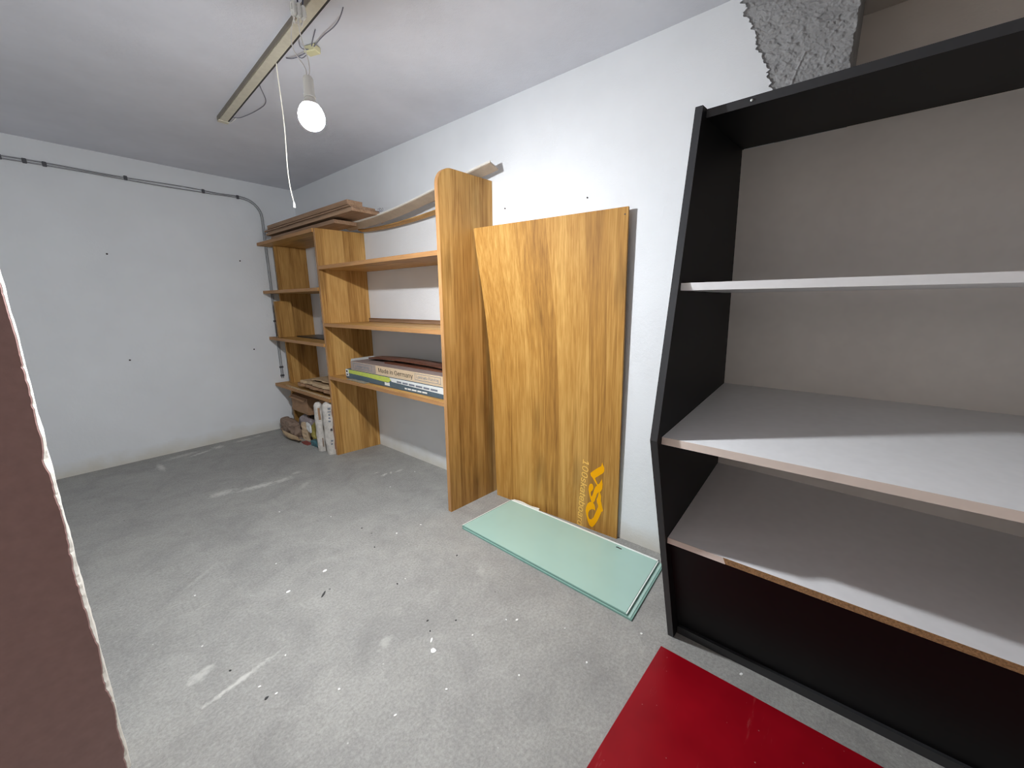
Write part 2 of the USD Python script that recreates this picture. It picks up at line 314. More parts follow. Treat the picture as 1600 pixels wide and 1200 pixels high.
def lathe(profile, c, sides=32):
    """profile: (radius, z) pairs from bottom to top, closed at both ends."""
    pr = np.array(profile, float); ang = np.arange(sides)*2*np.pi/sides
    v = np.array([(r*math.cos(a), r*math.sin(a), z) for r, z in pr for a in ang])
    f = []
    for i in range(len(pr)-1):
        for j in range(sides):
            k = (j+1) % sides
            f += [(i*sides+j, i*sides+k, (i+1)*sides+k), (i*sides+j, (i+1)*sides+k, (i+1)*sides+j)]
    e = len(v); v = np.vstack([v, (0, 0, pr[0][1]), (0, 0, pr[-1][1])]); n = (len(pr)-1)*sides
    for j in range(sides):
        k = (j+1) % sides
        f += [(e, k, j), (e+1, n+j, n+k)]
    m = trimesh.Trimesh(v + np.array(c), np.array(f), process=False)
    if m.volume < 0: m.invert()
    return m
def extrude_x(poly, x0, x1):
    """A polygon in (y, z) extruded along x."""
    m = trimesh.creation.extrude_polygon(poly, 1.0, engine='earcut'); v = m.vertices
    m = trimesh.Trimesh(np.c_[x0 + v[:, 2]*(x1-x0), v[:, 0], v[:, 1]], m.faces, process=False)
    if m.volume < 0: m.invert()
    return m
def loft(rings):
    """Closed rings of the same number of points, joined and capped (fan)."""
    n = len(rings[0]); v = np.array([q for r in rings for q in r], float); f = []
    for i in range(len(rings)-1):
        for j in range(n):
            k = (j+1) % n
            f += [(i*n+j, i*n+k, (i+1)*n+k), (i*n+j, (i+1)*n+k, (i+1)*n+j)]
    e = len(v); v = np.vstack([v, np.mean(rings[0], 0), np.mean(rings[-1], 0)]); o = (len(rings)-1)*n
    for j in range(n):
        k = (j+1) % n
        f += [(e, k, j), (e+1, o+j, o+k)]
    m = trimesh.Trimesh(v, np.array(f), process=False)
    if m.volume < 0: m.invert()
    return m
def nz(p, seed=0, octaves=4): return meshkit.fbm(np.atleast_2d(np.asarray(p, float)), octaves, seed) - 0.5
def crumple(m, amp, freq, seed=0, edge=0.03, floor=None):
    """Subdivides a mesh and pushes its surface about by noise."""
    m = m.subdivide_to_size(edge); m.merge_vertices(); v = np.array(m.vertices); nrm = np.array(m.vertex_normals)
    d = (1 - 2*np.abs(nz(v*freq, seed, 3)*2))*amp
    v = v + nrm*d[:, None] + np.c_[nz(v*freq*.7, seed+5), nz(v*freq*.7, seed+6), nz(v*freq*.7, seed+7)]*amp
    if floor is not None: v[:, 2] = np.maximum(v[:, 2], floor)
    return trimesh.Trimesh(v, m.faces, process=False)
def sheet(x0, x1, y0, y1, z, t, seed, jag=0.02, bow=0.0, step=0.05):
    """A thin sheet with torn edges and a slight bow."""
    r = random.Random(seed); P = []
    for a, b in (((x0, y0), (x1, y0)), ((x1, y0), (x1, y1)), ((x1, y1), (x0, y1)), ((x0, y1), (x0, y0))):
        L = math.hypot(b[0]-a[0], b[1]-a[1]); n = max(2, int(L/step))
        for i in range(n):
            u = i/n; P.append((a[0]+(b[0]-a[0])*u + r.uniform(-jag, jag)*(i > 0), a[1]+(b[1]-a[1])*u + r.uniform(-jag, jag)*(i > 0)))
    m = trimesh.creation.extrude_polygon(Polygon(P).buffer(0), t, engine='earcut'); v = np.array(m.vertices)
    u = (v[:, 1]-y0)/(y1-y0); v[:, 2] += z + bow*(1-(2*u-1)**2)
    return trimesh.Trimesh(v, m.faces, process=False)

# ------------------------------------------------------------------ the room
floor = struct('floor', box(-2.7, 2.9, -2.8, 5.2, -0.12, 0.0), M_floor, 'worn grey concrete floor with white plaster smears')
struct('ceiling', box(-2.7, 2.9, -2.8, 5.2, H, H+0.12), M_ceil, 'uneven white painted ceiling')
struct('ceiling_recess', box(W+0.001, W+0.468, -1.39, 0.079, H-0.012, H-0.0005), M_hall, 'painted ceiling strip beyond the cement pier')
struct('wall_back', box(-2.7, 2.9, D, D+0.14, 0, H), M_white, 'white back wall with a cable run')
# right wall: a coat of white plaster that ends in a ragged edge over bare cement
zs = np.linspace(0, H, 620)
def edge_y(z): return np.interp(z, [0, 2.2, 2.32, 2.69, 2.72], [0.300, 0.300, 0.335, 0.478, 0.49])
ey = edge_y(zs) + nz(np.c_[zs*70, zs*0, zs*0], 3)*0.045 + nz(np.c_[zs*12, zs*0+4, zs*0], 8)*0.02
struct('wall_right', extrude_x(Polygon([*zip(ey, zs), (D, H), (D, 0)]), W, W+0.016), M_white, 'white plastered right wall, ragged at its near end')
# the cement pier behind that plaster, with a rough face and a broken corner
ny, nzv = 170, 200
gy, gz = np.meshgrid(np.linspace(0.08, 0.52, ny), np.linspace(2.2, H, nzv), indexing='ij')
pts = np.c_[np.full(gy.size, 0), gy.ravel()*48, gz.ravel()*48]
hgt = np.clip(nz(pts, 11, 4)*2.2, 0, 1)*0.012 + nz(pts*2.7, 15, 3)*0.007 + nz(pts*0.25, 18, 2)*0.005
ridge = np.exp(-((gy.ravel()-0.22-0.05*np.sin(gz.ravel()*9))/0.004)**2)*0.006*(gz.ravel() < 2.42)
gx = W + 0.012 - np.clip(hgt + ridge, -0.004, 0.0115)
ej = (gy.ravel() - 0.08)/0.44
gyy = gy.ravel() + np.where(ej < 0.012, nz(np.c_[gz.ravel()*26, gz.ravel()*0, gz.ravel()*0], 21)*0.030, 0)
gx = gx - np.where(ej < 0.012, np.clip(nz(np.c_[gz.ravel()*31, gz.ravel()*0+7, gz.ravel()*0], 22), 0, 1)*0.02, 0)
fv = np.c_[gx, gyy, gz.ravel()]
idx = np.arange(ny*nzv).reshape(ny, nzv)
q = np.stack([idx[:-1, :-1], idx[1:, :-1], idx[1:, 1:], idx[:-1, 1:]], -1).reshape(-1, 4)
nf = len(fv); bv = fv.copy(); bv[:, 0] = W+0.47; bv[:, 1] = gy.ravel()
ring = np.r_[idx[:, 0], idx[-1, 1:], idx[-2::-1, -1], idx[0, -2:0:-1]]
faces = [np.vstack([q[:, [0, 2, 1]], q[:, [0, 3, 2]]]), np.vstack([q[:, [0, 1, 2]], q[:, [0, 2, 3]]])+nf]
for a, b in zip(ring, np.roll(ring, -1)): faces.append(np.array([[a, b, b+nf], [a, b+nf, a+nf]]))
pier = trimesh.Trimesh(np.vstack([fv, bv]), np.vstack(faces), process=False)
trimesh.repair.fix_normals(pier)
struct('wall_pier', cat(pier, box(W+0.016, W+0.47, 0.08, 0.52, 0, 2.2), box(W+0.016, W+0.47, 0.52, D, 0, H)), M_cement, 'bare rough grey cement where the white plaster ends', smooth=40)
struct('wall_recess', box(W+0.47, W+0.62, -1.52, 0.08, 0, H), M_hall, 'smooth wall set back beyond the cement pier')
# the partition at the left: maroon coat towards the hall, broken plaster corner towards the room
zz = np.linspace(0, H, 420)
cc = 0.0014 + np.clip(nz(np.c_[zz*9, zz*0, zz*0], 31)*0.018 + 0.0008, 0, 1) + np.clip(nz(np.c_[zz*60, zz*0, zz*0], 32), 0, 1)*0.008
jj = nz(np.c_[zz*18, zz*0+2, zz*0], 33)*0.005
PX, PY = -0.030, 1.567
rings = [[(-2.7, PY+0.12, z), (PX+j, PY+0.12, z), (PX+j, PY+c, z), (PX+j-c, PY, z), (-2.7, PY, z)] for z, c, j in zip(zz, cc, jj)]
wl = struct('wall_left', loft(rings), M_plaster, 'end of the left partition with a chipped plaster corner')
rings = [[(-2.7, PY, z), (PX+j-c-0.001, PY, z), (PX+j-c-0.003, PY-0.003, z), (-2.7, PY-0.003, z)] for z, c, j in zip(zz, cc, jj)]
part(wl, 'paint_coat', loft(rings), M_maroon, 'dull maroon paint coat on the near face')
struct('wall_side', box(-1.32, -1.20, PY+0.12, D, 0, H), M_white, 'white side wall behind the partition')
struct('wall_hall', box(-1.22, -1.10, -1.52, PY-0.003, 0, H), M_hall, 'hall wall behind the camera')
struct('wall_front', box(-1.10, W+0.47, -1.52, -1.40, 0, H), M_hall, 'hall wall behind the camera')

# ------------------------------------------------------------------ oak shelving unit
FX = 1.668                                    # plane of the upright fronts
u = thing('shelving_unit', 'oak laminate shelving unit with rounded tall end panel, standing along the white right wall', 'shelving unit', (1.9, 3.3, 0))
BX = W - 0.002
# tall end panel with a rounded upper front corner
def rounded_panel(x0, x1, z1, r):
    P = [(x0, 0), (x1, 0), (x1, z1)] + [(x0+r-r*math.sin(a), z1-r+r*math.cos(a)) for a in np.linspace(0, math.pi/2, 14)]
    return Polygon(P)
def extrude_y(poly, y0, y1):
    m = trimesh.creation.extrude_polygon(poly, 1.0, engine='earcut'); v = m.vertices
    m = trimesh.Trimesh(np.c_[v[:, 0], y0+v[:, 2]*(y1-y0), v[:, 1]], m.faces, process=False)
    if m.volume < 0: m.invert()
    return m
TY0, TY1 = 1.942, 1.972
def skew(m, k): return trimesh.Trimesh(np.c_[m.vertices[:, 0], m.vertices[:, 1]-k*(m.vertices[:, 0]-FX), m.vertices[:, 2]], m.faces, process=False)
part(u, 'tall_panel', skew(extrude_y(rounded_panel(FX+0.002, BX, 2.252, 0.105), TY0, TY1), 0.06), M_oak_z)
rp = rounded_panel(FX, BX, 2.2535, 0.107)
band = rp.difference(rounded_panel(FX+0.002, BX+0.01, 2.252, 0.105)).difference(Polygon([(1.9, 2), (3, 2), (3, 3), (1.9, 3)])).difference(Polygon([(1.7, -1), (3, -1), (3, 0.01), (1.7, 0.01)]))
band = max(getattr(band, 'geoms', [band]), key=lambda g: g.area)
part(u, 'edge_band', skew(extrude_y(band, TY0+0.0005, TY1-0.0005), 0.06), M_oak_edge)
# divider
DY0, DY1 = 3.611, 3.641
DZ = 2.098
part(u, 'divider', skew(box(1.690, BX, DY0, DY1, 0, DZ), 0.13), M_oak_z)
part(u, 'edge_band', skew(box(1.688, 1.690, DY0, DY1, 0, DZ), 0.13), M_oak_edge)
# left upright, set back
part(u, 'upright', box(1.79, BX, 4.80, 4.83, 0, DZ-0.03), M_oak_z)
def shelf(y0, y1, z0, z1, t, x0=1.672, k0=0.0, k1=0.0):
    """z0, z1: height of the top at y0 and y1."""
    m = hexa([(x0+.002, y0-k0*.01, z0-t), (BX, y0-k0*(BX-FX), z0-t), (BX, y1-k1*(BX-FX), z1-t), (x0+.002, y1-k1*.01, z1-t), (x0+.002, y0-k0*.01, z0), (BX, y0-k0*(BX-FX), z0), (BX, y1-k1*(BX-FX), z1), (x0+.002, y1-k1*.01, z1)])
    e = hexa([(x0, y0, z0-t), (x0+.002, y0, z0-t), (x0+.002, y1, z1-t), (x0, y1, z1-t), (x0, y0, z0), (x0+.002, y0, z0), (x0+.002, y1, z1), (x0, y1, z1)])
    p = part(u, 'shelf', m, M_oak_y); part(p, 'edge_band', e, M_oak_edge_y)
    return p
SR = [(1.775, 1.778), (1.277, 1.277), (0.790, 0.787)]
for a, b in SR: shelf(TY1, DY0, a, b, 0.030, 1.684, 0.06, 0.13)
SL = [2.098, 1.595, 1.088, 0.555]
for z in SL: shelf(DY1, 4.945, z, z, 0.030, 1.676, 0.13, 0.0)
part(u, 'back_rail', box(BX-0.018, BX, TY1-0.02, DY0-0.06, 1.279, 1.312), M_dusty[0])

# ------------------------------------------------------------------ boards stacked on the left bay
z = SL[0] + 0.0008
for name, x0, x1, y0, y1, t, lift, lab, k in [
        ('oak_board', 1.70, 1.90, 3.28, 4.60, 0.030, 0.000, 'dusty oak board, lowest of the stack on the shelving unit', 0),
        ('oak_board', 1.70, 2.04, 2.985, 4.72, 0.022, 0.022, 'wide dusty oak board in the stack on the shelving unit, jutting out furthest', 2),
        ('oak_board', 1.71, 1.95, 3.005, 4.70, 0.014, 0.001, 'dusty oak board third from the bottom of the stack on the shelving unit', 1),
        ('oak_board', 1.70, 1.92, 3.015, 4.76, 0.014, 0.001, 'dusty oak board second from the top of the stack on the shelving unit', 0),
        ('oak_board', 1.70, 1.83, 3.050, 4.67, 0.036, 0.004, 'thick narrow oak board on top of the stack on the shelving unit', 2)]:
    z += lift
    solo(name, box(x0, x1, y0, y1, z, z+t, 0.0015), M_dusty[k], lab, 'board', 'boards stacked on the shelving unit')
    z += t
STACK_TOP = z
coil = [(1.93 + 0.012*math.sin(a), 2.93 + a*0.004, 2.176 + 0.012 + 0.012*math.cos(a)) for a in np.linspace(0, 16, 60)]
solo('bent_wire', tube(coil, 0.0018, 6), M_wire_g, 'small curled dark wire at the end of the board stack', 'wire')
# long mouldings bridging from the stack to the tall end panel
def strip(path, w, t, roll=0.0):
    p = np.array(path, float); s = np.r_[0, np.cumsum(np.linalg.norm(np.diff(p, axis=0), axis=1))]
    p = CubicSpline(s, p)(np.linspace(0, s[-1], 40)); rings = []
    for i, c in enumerate(p):
        a = roll if np.isscalar(roll) else np.interp(i/39, [0, 1], roll)
        wx = np.array([math.cos(a), 0, math.sin(a)]); up_ = np.array([-math.sin(a), 0, math.cos(a)])
        rings.append([c-wx*w/2-up_*t/2, c+wx*w/2-up_*t/2, c+wx*w/2+up_*t/2, c-wx*w/2+up_*t/2])
    return rings
t1 = thing('moulding_strip', 'long bowed skirting strip with white edge, passing over the rounded tall panel', 'moulding', (1.95, 2.6, 2.1))
pth = [(1.955, 3.56, 2.122), (1.955, 3.25, 2.122), (1.955, 2.88, 2.138), (1.97, 2.40, 2.196), (2.00, 1.98, 2.268), (2.02, 1.80, 2.298)]
r1 = strip(pth, 0.078, 0.010, (-0.42, -0.30))
part(t1, 'strip', loft(r1), M_trim_back)
r2 = strip([(x-0.037, y-0.0, z+0.022-0.006*i/6) for i, (x, y, z) in enumerate(pth)], 0.008, 0.012, (-0.4, -0.2))
part(t1, 'lit_white_edge', loft(r2), M_trim_white, 'white edge strip, also standing in for the light along its top')  # white front edge; the lit line along its top is put in as colour
solo('moulding_strip', loft(strip([(2.074, 3.20, 2.150), (2.074, 2.9, 2.185), (2.074, 2.4, 2.228), (2.074, 2.02, 2.262)], 0.046, 0.010, -0.3)), M_dusty[0], 'thin dusty brown strip behind the white-edged skirting strip', 'moulding')
solo('moulding_strip', loft(strip([(2.055, 3.5, 2.108), (2.055, 3.0, 2.092), (2.055, 2.4, 2.120), (2.055, 2.0, 2.150)], 0.046, 0.008, -0.25)), M_oak_y, 'warm oak strip under the white-edged skirting strip', 'moulding')

# ------------------------------------------------------------------ things in the left bay
solo('oak_block', box(1.700, 1.868, 4.715, 4.760, SL[2]+0.0008, 1.482, 0.002), M_oak_z, 'upright oak offcut standing on the third shelf by the back wall', 'board')
solo('black_plate', box(1.86, 2.10, 3.66, 4.66, SL[2]+0.0008, SL[2]+0.014, 0.002), M_slab, 'flat black plate lying on a shelf of the left bay', 'plate')
zc = SL[3] + 0.001
for i, (x0, x1, y0, y1, t, m, bow, lab) in enumerate([
        (1.682, 1.700, 3.66, 4.66, 0.012, M_card2, 0, 'pale wooden lath along the front of the lowest shelf'),
        (1.80, 2.08, 3.68, 4.50, 0.035, M_card_grey, 0.0, 'dark layer of card under the torn cardboard on the lowest shelf'),
        (1.715, 2.06, 3.67, 4.42, 0.030, M_card, 0.0, 'thick cardboard piece in the pile on the lowest shelf'),
        (1.72, 2.05, 3.66, 4.36, 0.030, M_card2, 0.01, 'pale torn cardboard in the pile on the lowest shelf'),
        (1.76, 2.08, 3.66, 4.20, 0.008, M_card2, 0.02, 'torn light cardboard sheet on top of the pile on the lowest shelf')]):
    zz0 = zc if i == 0 else zc + (0.0, 0.0, 0.036, 0.068, 0.108)[i]
    solo(('wood_lath' if i == 0 else 'cardboard_sheet'), sheet(x0, x1, y0, y1, zz0, t, 40+i, 0.004 if i == 0 else 0.016, bow), m, lab, 'lath' if i == 0 else 'cardboard', None if i == 0 else 'cardboard on the lowest shelf')
# under the lowest shelf, on the floor
def carton(name, x0, x1, y0, y1, z0, z1, m, label, rot=0):
    t = thing(name, label, 'box', ((x0+x1)/2, (y0+y1)/2, z0), 'boxes under the lowest shelf')
    part(t, 'body', turn(crumple(box(x0, x1, y0, y1, z0, z1), 0.006, 9, int(x0*999), 0.06, z0), rot), m)
    part(t, 'flap', turn(hexa([(x0-.035, y0+.02, z1-.03), (x0+.0, y0+.02, z1-.004), (x0+.0, y1-.02, z1-.004), (x0-.035, y1-.02, z1-.03), (x0-.034, y0+.02, z1-.026), (x0+.002, y0+.02, z1), (x0+.002, y1-.02, z1), (x0-.034, y1-.02, z1-.026)]), rot, at=[(x0+x1)/2, (y0+y1)/2, 0]), m)
    return t
carton('cardboard_box', 1.905, 2.09, 4.32, 4.76, 0.0, 0.20, M_card_grey, 'lower brown cardboard box under the left bay')
carton('cardboard_box', 1.885, 2.08, 4.36, 4.74, 0.208, 0.248, M_card2, 'flat cardboard box between the two brown boxes under the left bay')
carton('cardboard_box', 1.76, 2.06, 4.34, 4.76, 0.255, 0.44, M_card, 'upper brown cardboard box under the left bay')
carton('cardboard_box', 1.85, 2.08, 3.82, 4.24, 0.0, 0.42, M_card, 'taller cardboard box behind the white paper sacks')
sph = trimesh.creation.icosphere(3, 1.0)
def blob(c, r, amp, f, seed, fl=0.0):
    m = sph.copy(); m.apply_scale(r); m.apply_translation(c); return crumple(m, amp, f, seed, 0.03, fl)
solo('plastic_bag', blob((1.800, 4.50, 0.112), (0.038, 0.14, 0.095), 0.026, 11, 3), M_bag, 'crumpled grey plastic bag under the left bay', 'bag', smooth=30)
solo('crushed_carton', crumple(turn(box(1.645, 1.700, 4.44, 4.84, 0.013, 0.14), -4), 0.028, 9, 9, 0.025, 0.013), M_card_grey, 'crushed pale carton on the floor by the back wall', 'carton', smooth=25)
def curl(x, y, r, a0, a1, y0, y1, z, t=0.006, n=14):
    rr = []
    for yy in np.linspace(y0, y1, 9):
        q2 = r*(1+0.25*math.sin(yy*13))
        rr.append([(x+q2*math.cos(a), yy+0.02*math.sin(a*3), z+q2*math.sin(a)) for a in np.linspace(a0, a1, n)] + [(x+(q2-t)*math.cos(a), yy+0.02*math.sin(a*3), z+(q2-t)*math.sin(a)) for a in np.linspace(a1, a0, n)])
    return loft(rr)
solo('curled_card', curl(1.612, 4.44, 0.046, 2.6, 5.2, 4.24, 4.60, 0.0585), M_card2, 'curled pale strip of card on the floor before the crushed carton', 'cardboard', smooth=30)
solo('paper_scrap', crumple(turn(box(1.672, 1.680, 4.10, 4.24, 0.135, 0.21), -10), 0.008, 18, 33, 0.02, 0.13), M_fleck, 'small pale paper scrap above the olive wrapper', 'paper')
solo('carton_scrap', sheet(1.645, 1.70, 4.40, 4.84, 0.0, 0.0125, 77, 0.012), M_card_grey, 'dark curved carton scrap on the floor under the crushed carton', 'cardboard')
solo('wrapper', blob((1.755, 4.15, 0.10), (0.045, 0.11, 0.10), 0.02, 18, 5), M_yel, 'olive yellow wrapper left of the white paper sacks', 'wrapper', smooth=30)
solo('wrapper', blob((1.785, 4.12, 0.25), (0.025, 0.08, 0.028), 0.010, 20, 6, 0.222), M_blue, 'small blue wrapper above the olive one', 'wrapper', smooth=30)
solo('cardboard_scrap', crumple(turn(box(1.690, 1.703, 4.25, 4.37, 0.0, 0.19), 8), 0.008, 16, 12, 0.02, 0.0), M_kraft, 'torn buff cardboard scrap beside the olive wrapper', 'cardboard')
solo('plastic_scrap', sheet(1.62, 1.67, 4.12, 4.26, 0.0, 0.010, 81, 0.01), M_redscrap, 'dark red plastic scrap on the floor under the left bay', 'scrap')
solo('plastic_scrap', crumple(box(1.655, 1.685, 3.98, 4.09, 0.0, 0.05), 0.012, 15, 14, 0.02, 0.0), M_tealscrap, 'teal plastic scrap on the floor beside the white sacks', 'scrap')
def roll(name, label, x, y, rx, ry, h, seed):
    rings = []
    for i, zq in enumerate(np.linspace(0, h, 30)):
        k = 1.0 if zq < h-0.05 else math.sqrt(max(0.05, 1-((zq-h+0.05)/0.055)**2))
        rings.append([(x+rx*k*math.cos(a)*(1+0.55*float(nz((math.cos(a)*2, math.sin(a)*2, zq*12), seed)[0])), y+ry*k*math.sin(a)*(1+0.55*float(nz((math.cos(a)*2, math.sin(a)*2+9, zq*12), seed)[0])), zq) for a in np.arange(20)*2*math.pi/20])
    t = thing(name, label, 'sack', (x, y, 0), 'white paper sacks on the floor')
    part(t, 'body', loft(rings), M_paper, smooth=40)
    return t
s1 = roll('paper_sack', 'white printed paper sack standing against the divider of the shelving unit', 1.690, 3.715, 0.052, 0.062, 0.520, 51)
s2 = roll('paper_sack', 'narrow crumpled white sack left of the printed one', 1.660, 3.865, 0.038, 0.045, 0.500, 52)
def sack_pt(x, y, rx, ry, h, seed, a, zq, o=0.0015):
    k = 1.0 if zq < h-0.05 else math.sqrt(max(0.05, 1-((zq-h+0.05)/0.055)**2))
    g = k*(1+0.55*float(nz((math.cos(a)*2, math.sin(a)*2, zq*12), seed)[0])); q2 = k*(1+0.55*float(nz((math.cos(a)*2, math.sin(a)*2+9, zq*12), seed)[0]))
    return (x+(rx*g+o)*math.cos(a), y+(ry*q2+o)*math.sin(a), zq)
def sack_print(th, par, a0, a1, z0, z1, m, name='print'):
    rr = []
    for zq in np.linspace(z0, z1, 6):
        aa = np.linspace(math.radians(a0), math.radians(a1), 7)
        rr.append([sack_pt(*par, a, zq, 0.0012) for a in aa] + [sack_pt(*par, a, zq, 0.0032) for a in aa[::-1]])
    part(th, name, loft(rr), m)
P1, P2 = (1.690, 3.715, 0.052, 0.062, 0.520, 51), (1.660, 3.865, 0.038, 0.045, 0.500, 52)
for a0, a1, z0, z1, m in [(238, 262, .455, .475, M_ink), (232, 262, .43, .44, M_ink), (236, 250, .395, .415, M_ink), (234, 252, .365, .38, M_ink), (232, 250, .335, .35, M_ink), (272, 278, .36, .46, M_ink_r), (268, 275, .05, .29, M_ink_r), (238, 256, .135, .15, M_ink), (236, 250, .105, .12, M_ink), (282, 287, .10, .30, M_ink)]:
    sack_print(s1, P1, a0, a1, z0, z1, m)
sack_print(s1, P1, 242, 258, .245, .268, M_hole, 'tear'); sack_print(s2, P2, 236, 264, .33, .45, M_card, 'tear'); sack_print(s2, P2, 252, 268, .05, .14, M_card_grey, 'tear')

# ------------------------------------------------------------------ cartons on the lowest shelf of the right bay
zb = SR[2][0] + 0.0005
bx = thing('flooring_carton', 'long dark teal carton with lime and white print, under the buff carton', 'box', (1.84, 2.68, zb), 'flooring cartons on the shelf')
XA = 1.735
part(bx, 'body', box(XA, 1.985, 1.99, 3.385, zb, zb+0.083, 0.001), M_teal)
e_ = 0.0008
part(bx, 'lime_print', extrude_x(Polygon([(3.384, zb+.081), (3.384, zb+.050), (3.0, zb+.046), (2.72, zb+.036), (2.68, zb+.06), (2.70, zb+.081)]), XA-e_, XA), M_lime)
part(bx, 'white_print', extrude_x(Polygon([(2.70, zb+.081), (2.67, zb+.050), (2.0, zb+.034), (2.0, zb+.081)]), XA-e_, XA), M_print_white)
part(bx, 'white_print', box(XA-e_, XA, 2.70, 2.77, zb+.012, zb+.040), M_print_white)
part(bx, 'end_label', box(XA-e_*2, XA, 3.335, 3.385, zb+.020, zb+.083), M_print_white)
part(bx, 'print_mark', box(XA-e_*3, XA-e_*2, 3.35, 3.375, zb+.055, zb+.072), M_black_ink); part(bx, 'print_mark', box(XA-e_*3, XA-e_*2, 3.35, 3.372, zb+.028, zb+.042), M_black_ink)
r = random.Random(5)
y = 2.60
while y > 2.14:
    w_ = r.uniform(0.03, 0.08)
    part(bx, 'print_mark', box(XA-e_*2, XA-e_, y-w_, y, zb+.052-(2.6-y)*0.012, zb+.066-(2.6-y)*0.012), M_ink); y -= w_+0.014
y = 2.50
while y > 2.24:
    w_ = r.uniform(0.025, 0.06)
    part(bx, 'print_mark', box(XA-e_, XA, y-w_, y, zb+.014, zb+.026), M_print_white); y -= w_+0.01
zk = zb + 0.0835
kt = thing('flooring_carton', 'long buff carton reading Made in Germany, lying on the dark teal carton', 'box', (1.86, 2.62, zk), 'flooring cartons on the shelf')
XK, KH = 1.742, 0.078
part(kt, 'body', box(XK, 1.965, 1.985, 3.30, zk, zk+KH-0.002, 0.001), M_kraft)
part(kt, 'top', box(XK+0.001, 1.964, 1.99, 3.29, zk+KH-0.002, zk+KH), M_cartop)  # same buff carton, its shaded top painted dark
part(kt, 'end_flap', hexa([(XK, 3.288, zk+KH), (1.965, 3.288, zk+KH), (1.965, 3.300, zk+KH-.01), (XK, 3.300, zk+KH-.01), (XK, 3.275, zk+KH+.02), (1.965, 3.275, zk+KH+.024), (1.965, 3.285, zk+KH+.024), (XK, 3.285, zk+KH+.02)]), M_print_white)
part(kt, 'worn_print', box(XK-e_, XK, 2.90, 3.299, zk+.004, zk+KH-.003), M_kraft_d)
def lettering(txt, height, y_start, zc, x, width=None):
    """Lettering on a face that looks towards -x: reads towards -y."""
    m = meshkit.text_mesh(txt, height, 0.0006); v = np.array(m.vertices)
    s = 1.0 if width is None else width/(v[:, 0].max()-v[:, 0].min())
    m = trimesh.Trimesh(np.c_[x-v[:, 2], y_start-(v[:, 0]-v[:, 0].min())*s, zc+v[:, 1]], m.faces, process=False)
    if m.volume < 0: m.invert()
    return m
part(kt, 'lettering', lettering('Made in Germany', 0.034, 2.86, zk+0.024, XK, 0.46), M_black_ink, kind='stuff')
part(kt, 'lettering', lettering('Laminate Flooring', 0.022, 2.355, zk+0.032, XK, 0.25), M_ink, kind='stuff')
part(kt, 'lettering', lettering('Laminate Flooring', 0.020, 3.22, zk+0.032, XK-e_, 0.22), M_ink, kind='stuff')
def frame(y0, y1, z0, z1, x, m, w_=0.003):
    return cat(box(x-e_, x, y0, y1, z0, z0+w_), box(x-e_, x, y0, y1, z1-w_, z1), box(x-e_, x, y0, y0+w_, z0+w_, z1-w_), box(x-e_, x, y1-w_, y1, z0+w_, z1-w_))
part(kt, 'print_frame', frame(2.08, 2.375, zk+.018, zk+.066, XK, M_ink), M_ink); part(kt, 'print_frame', frame(2.96, 3.25, zk+.018, zk+.066, XK-e_, M_ink), M_ink)
zl = zk + KH
def bowed(x0, x1, y0, y1, z0, t, bow, tilt=0.0, n=16):
    rings = []
    for k in np.linspace(0, 1, n):
        zz_ = z0 + bow*(1-(2*k-1)**2) + tilt*k; yy = y0+(y1-y0)*k
        rings.append([(x0, yy, zz_), (x1, yy, zz_), (x1, yy, zz_+t), (x0, yy, zz_+t)])
    return loft(rings)
solo('laminate_plank', bowed(1.84, 1.96, 1.98, 2.92, zl+0.0005, 0.010, 0.0), M_brown, 'dark brown laminate plank flat on the buff carton', 'plank', 'brown laminate planks on the carton')
solo('laminate_plank', bowed(1.86, 2.00, 1.99, 3.20, zl+0.011, 0.010, 0.020, 0.004), M_brown, 'bowed brown laminate plank resting on the flat one', 'plank', 'brown laminate planks on the carton')
solo('laminate_plank', bowed(1.99, 2.10, 1.99, 3.05, SR[2][0], 0.012, 0.0), M_brown, 'brown laminate plank against the wall behind the cartons', 'plank', 'brown laminate planks on the carton')
solo('plastic_film', crumple(sheet(1.69, 1.733, 3.0, 3.30, zb, 0.003, 90, 0.008), 0.002, 20, 4, 0.03, zb), M_film, 'torn scrap of clear film in front of the teal carton', 'film')

# ------------------------------------------------------------------ leaning oak board
LB = [(0.0, 2.062, 1.857), (0.327, 2.064, 1.872), (0.671, 2.066, 1.885), (1.056, 2.050, 1.898), (1.42, 2.013, 1.905), (1.674, 1.972, 1.910), (1.927, 1.936, 1.915)]
lz, lx, ly = map(np.array, zip(*LB)); SX, SY = CubicSpline(lz, lx), CubicSpline(lz, ly)
ZT = 1.93
def b_left(v): zq = v*1.927; return np.array([float(SX(zq)), float(SY(zq)), zq])
def b_right(v): return np.array([2.099, 0.896, 0.0])*(1-v) + np.array([2.070, 0.914, 1.937])*v
NU, NV = 24, 28
def b_pt(uu, vv): return b_left(vv)*(1-uu) + b_right(vv)*uu
fr = np.array([[b_pt(i/NU, j/NV) for j in range(NV+1)] for i in range(NU+1)]).reshape(-1, 3)
T_B = 0.014
bk = fr + np.array([T_B, 0.0, 0.0])
idx = np.arange((NU+1)*(NV+1)).reshape(NU+1, NV+1)
q = np.stack([idx[:-1, :-1], idx[1:, :-1], idx[1:, 1:], idx[:-1, 1:]], -1).reshape(-1, 4); n0 = len(fr)
ring = np.r_[idx[:, 0], idx[-1, 1:], idx[-2::-1, -1], idx[0, -2:0:-1]]
fs = [np.vstack([q[:, [0, 2, 1]], q[:, [0, 3, 2]]]), np.vstack([q[:, [0, 1, 2]], q[:, [0, 2, 3]]])+n0]
for a, b in zip(ring, np.roll(ring, -1)): fs.append(np.array([[a, b, b+n0], [a, b+n0, a+n0]]))
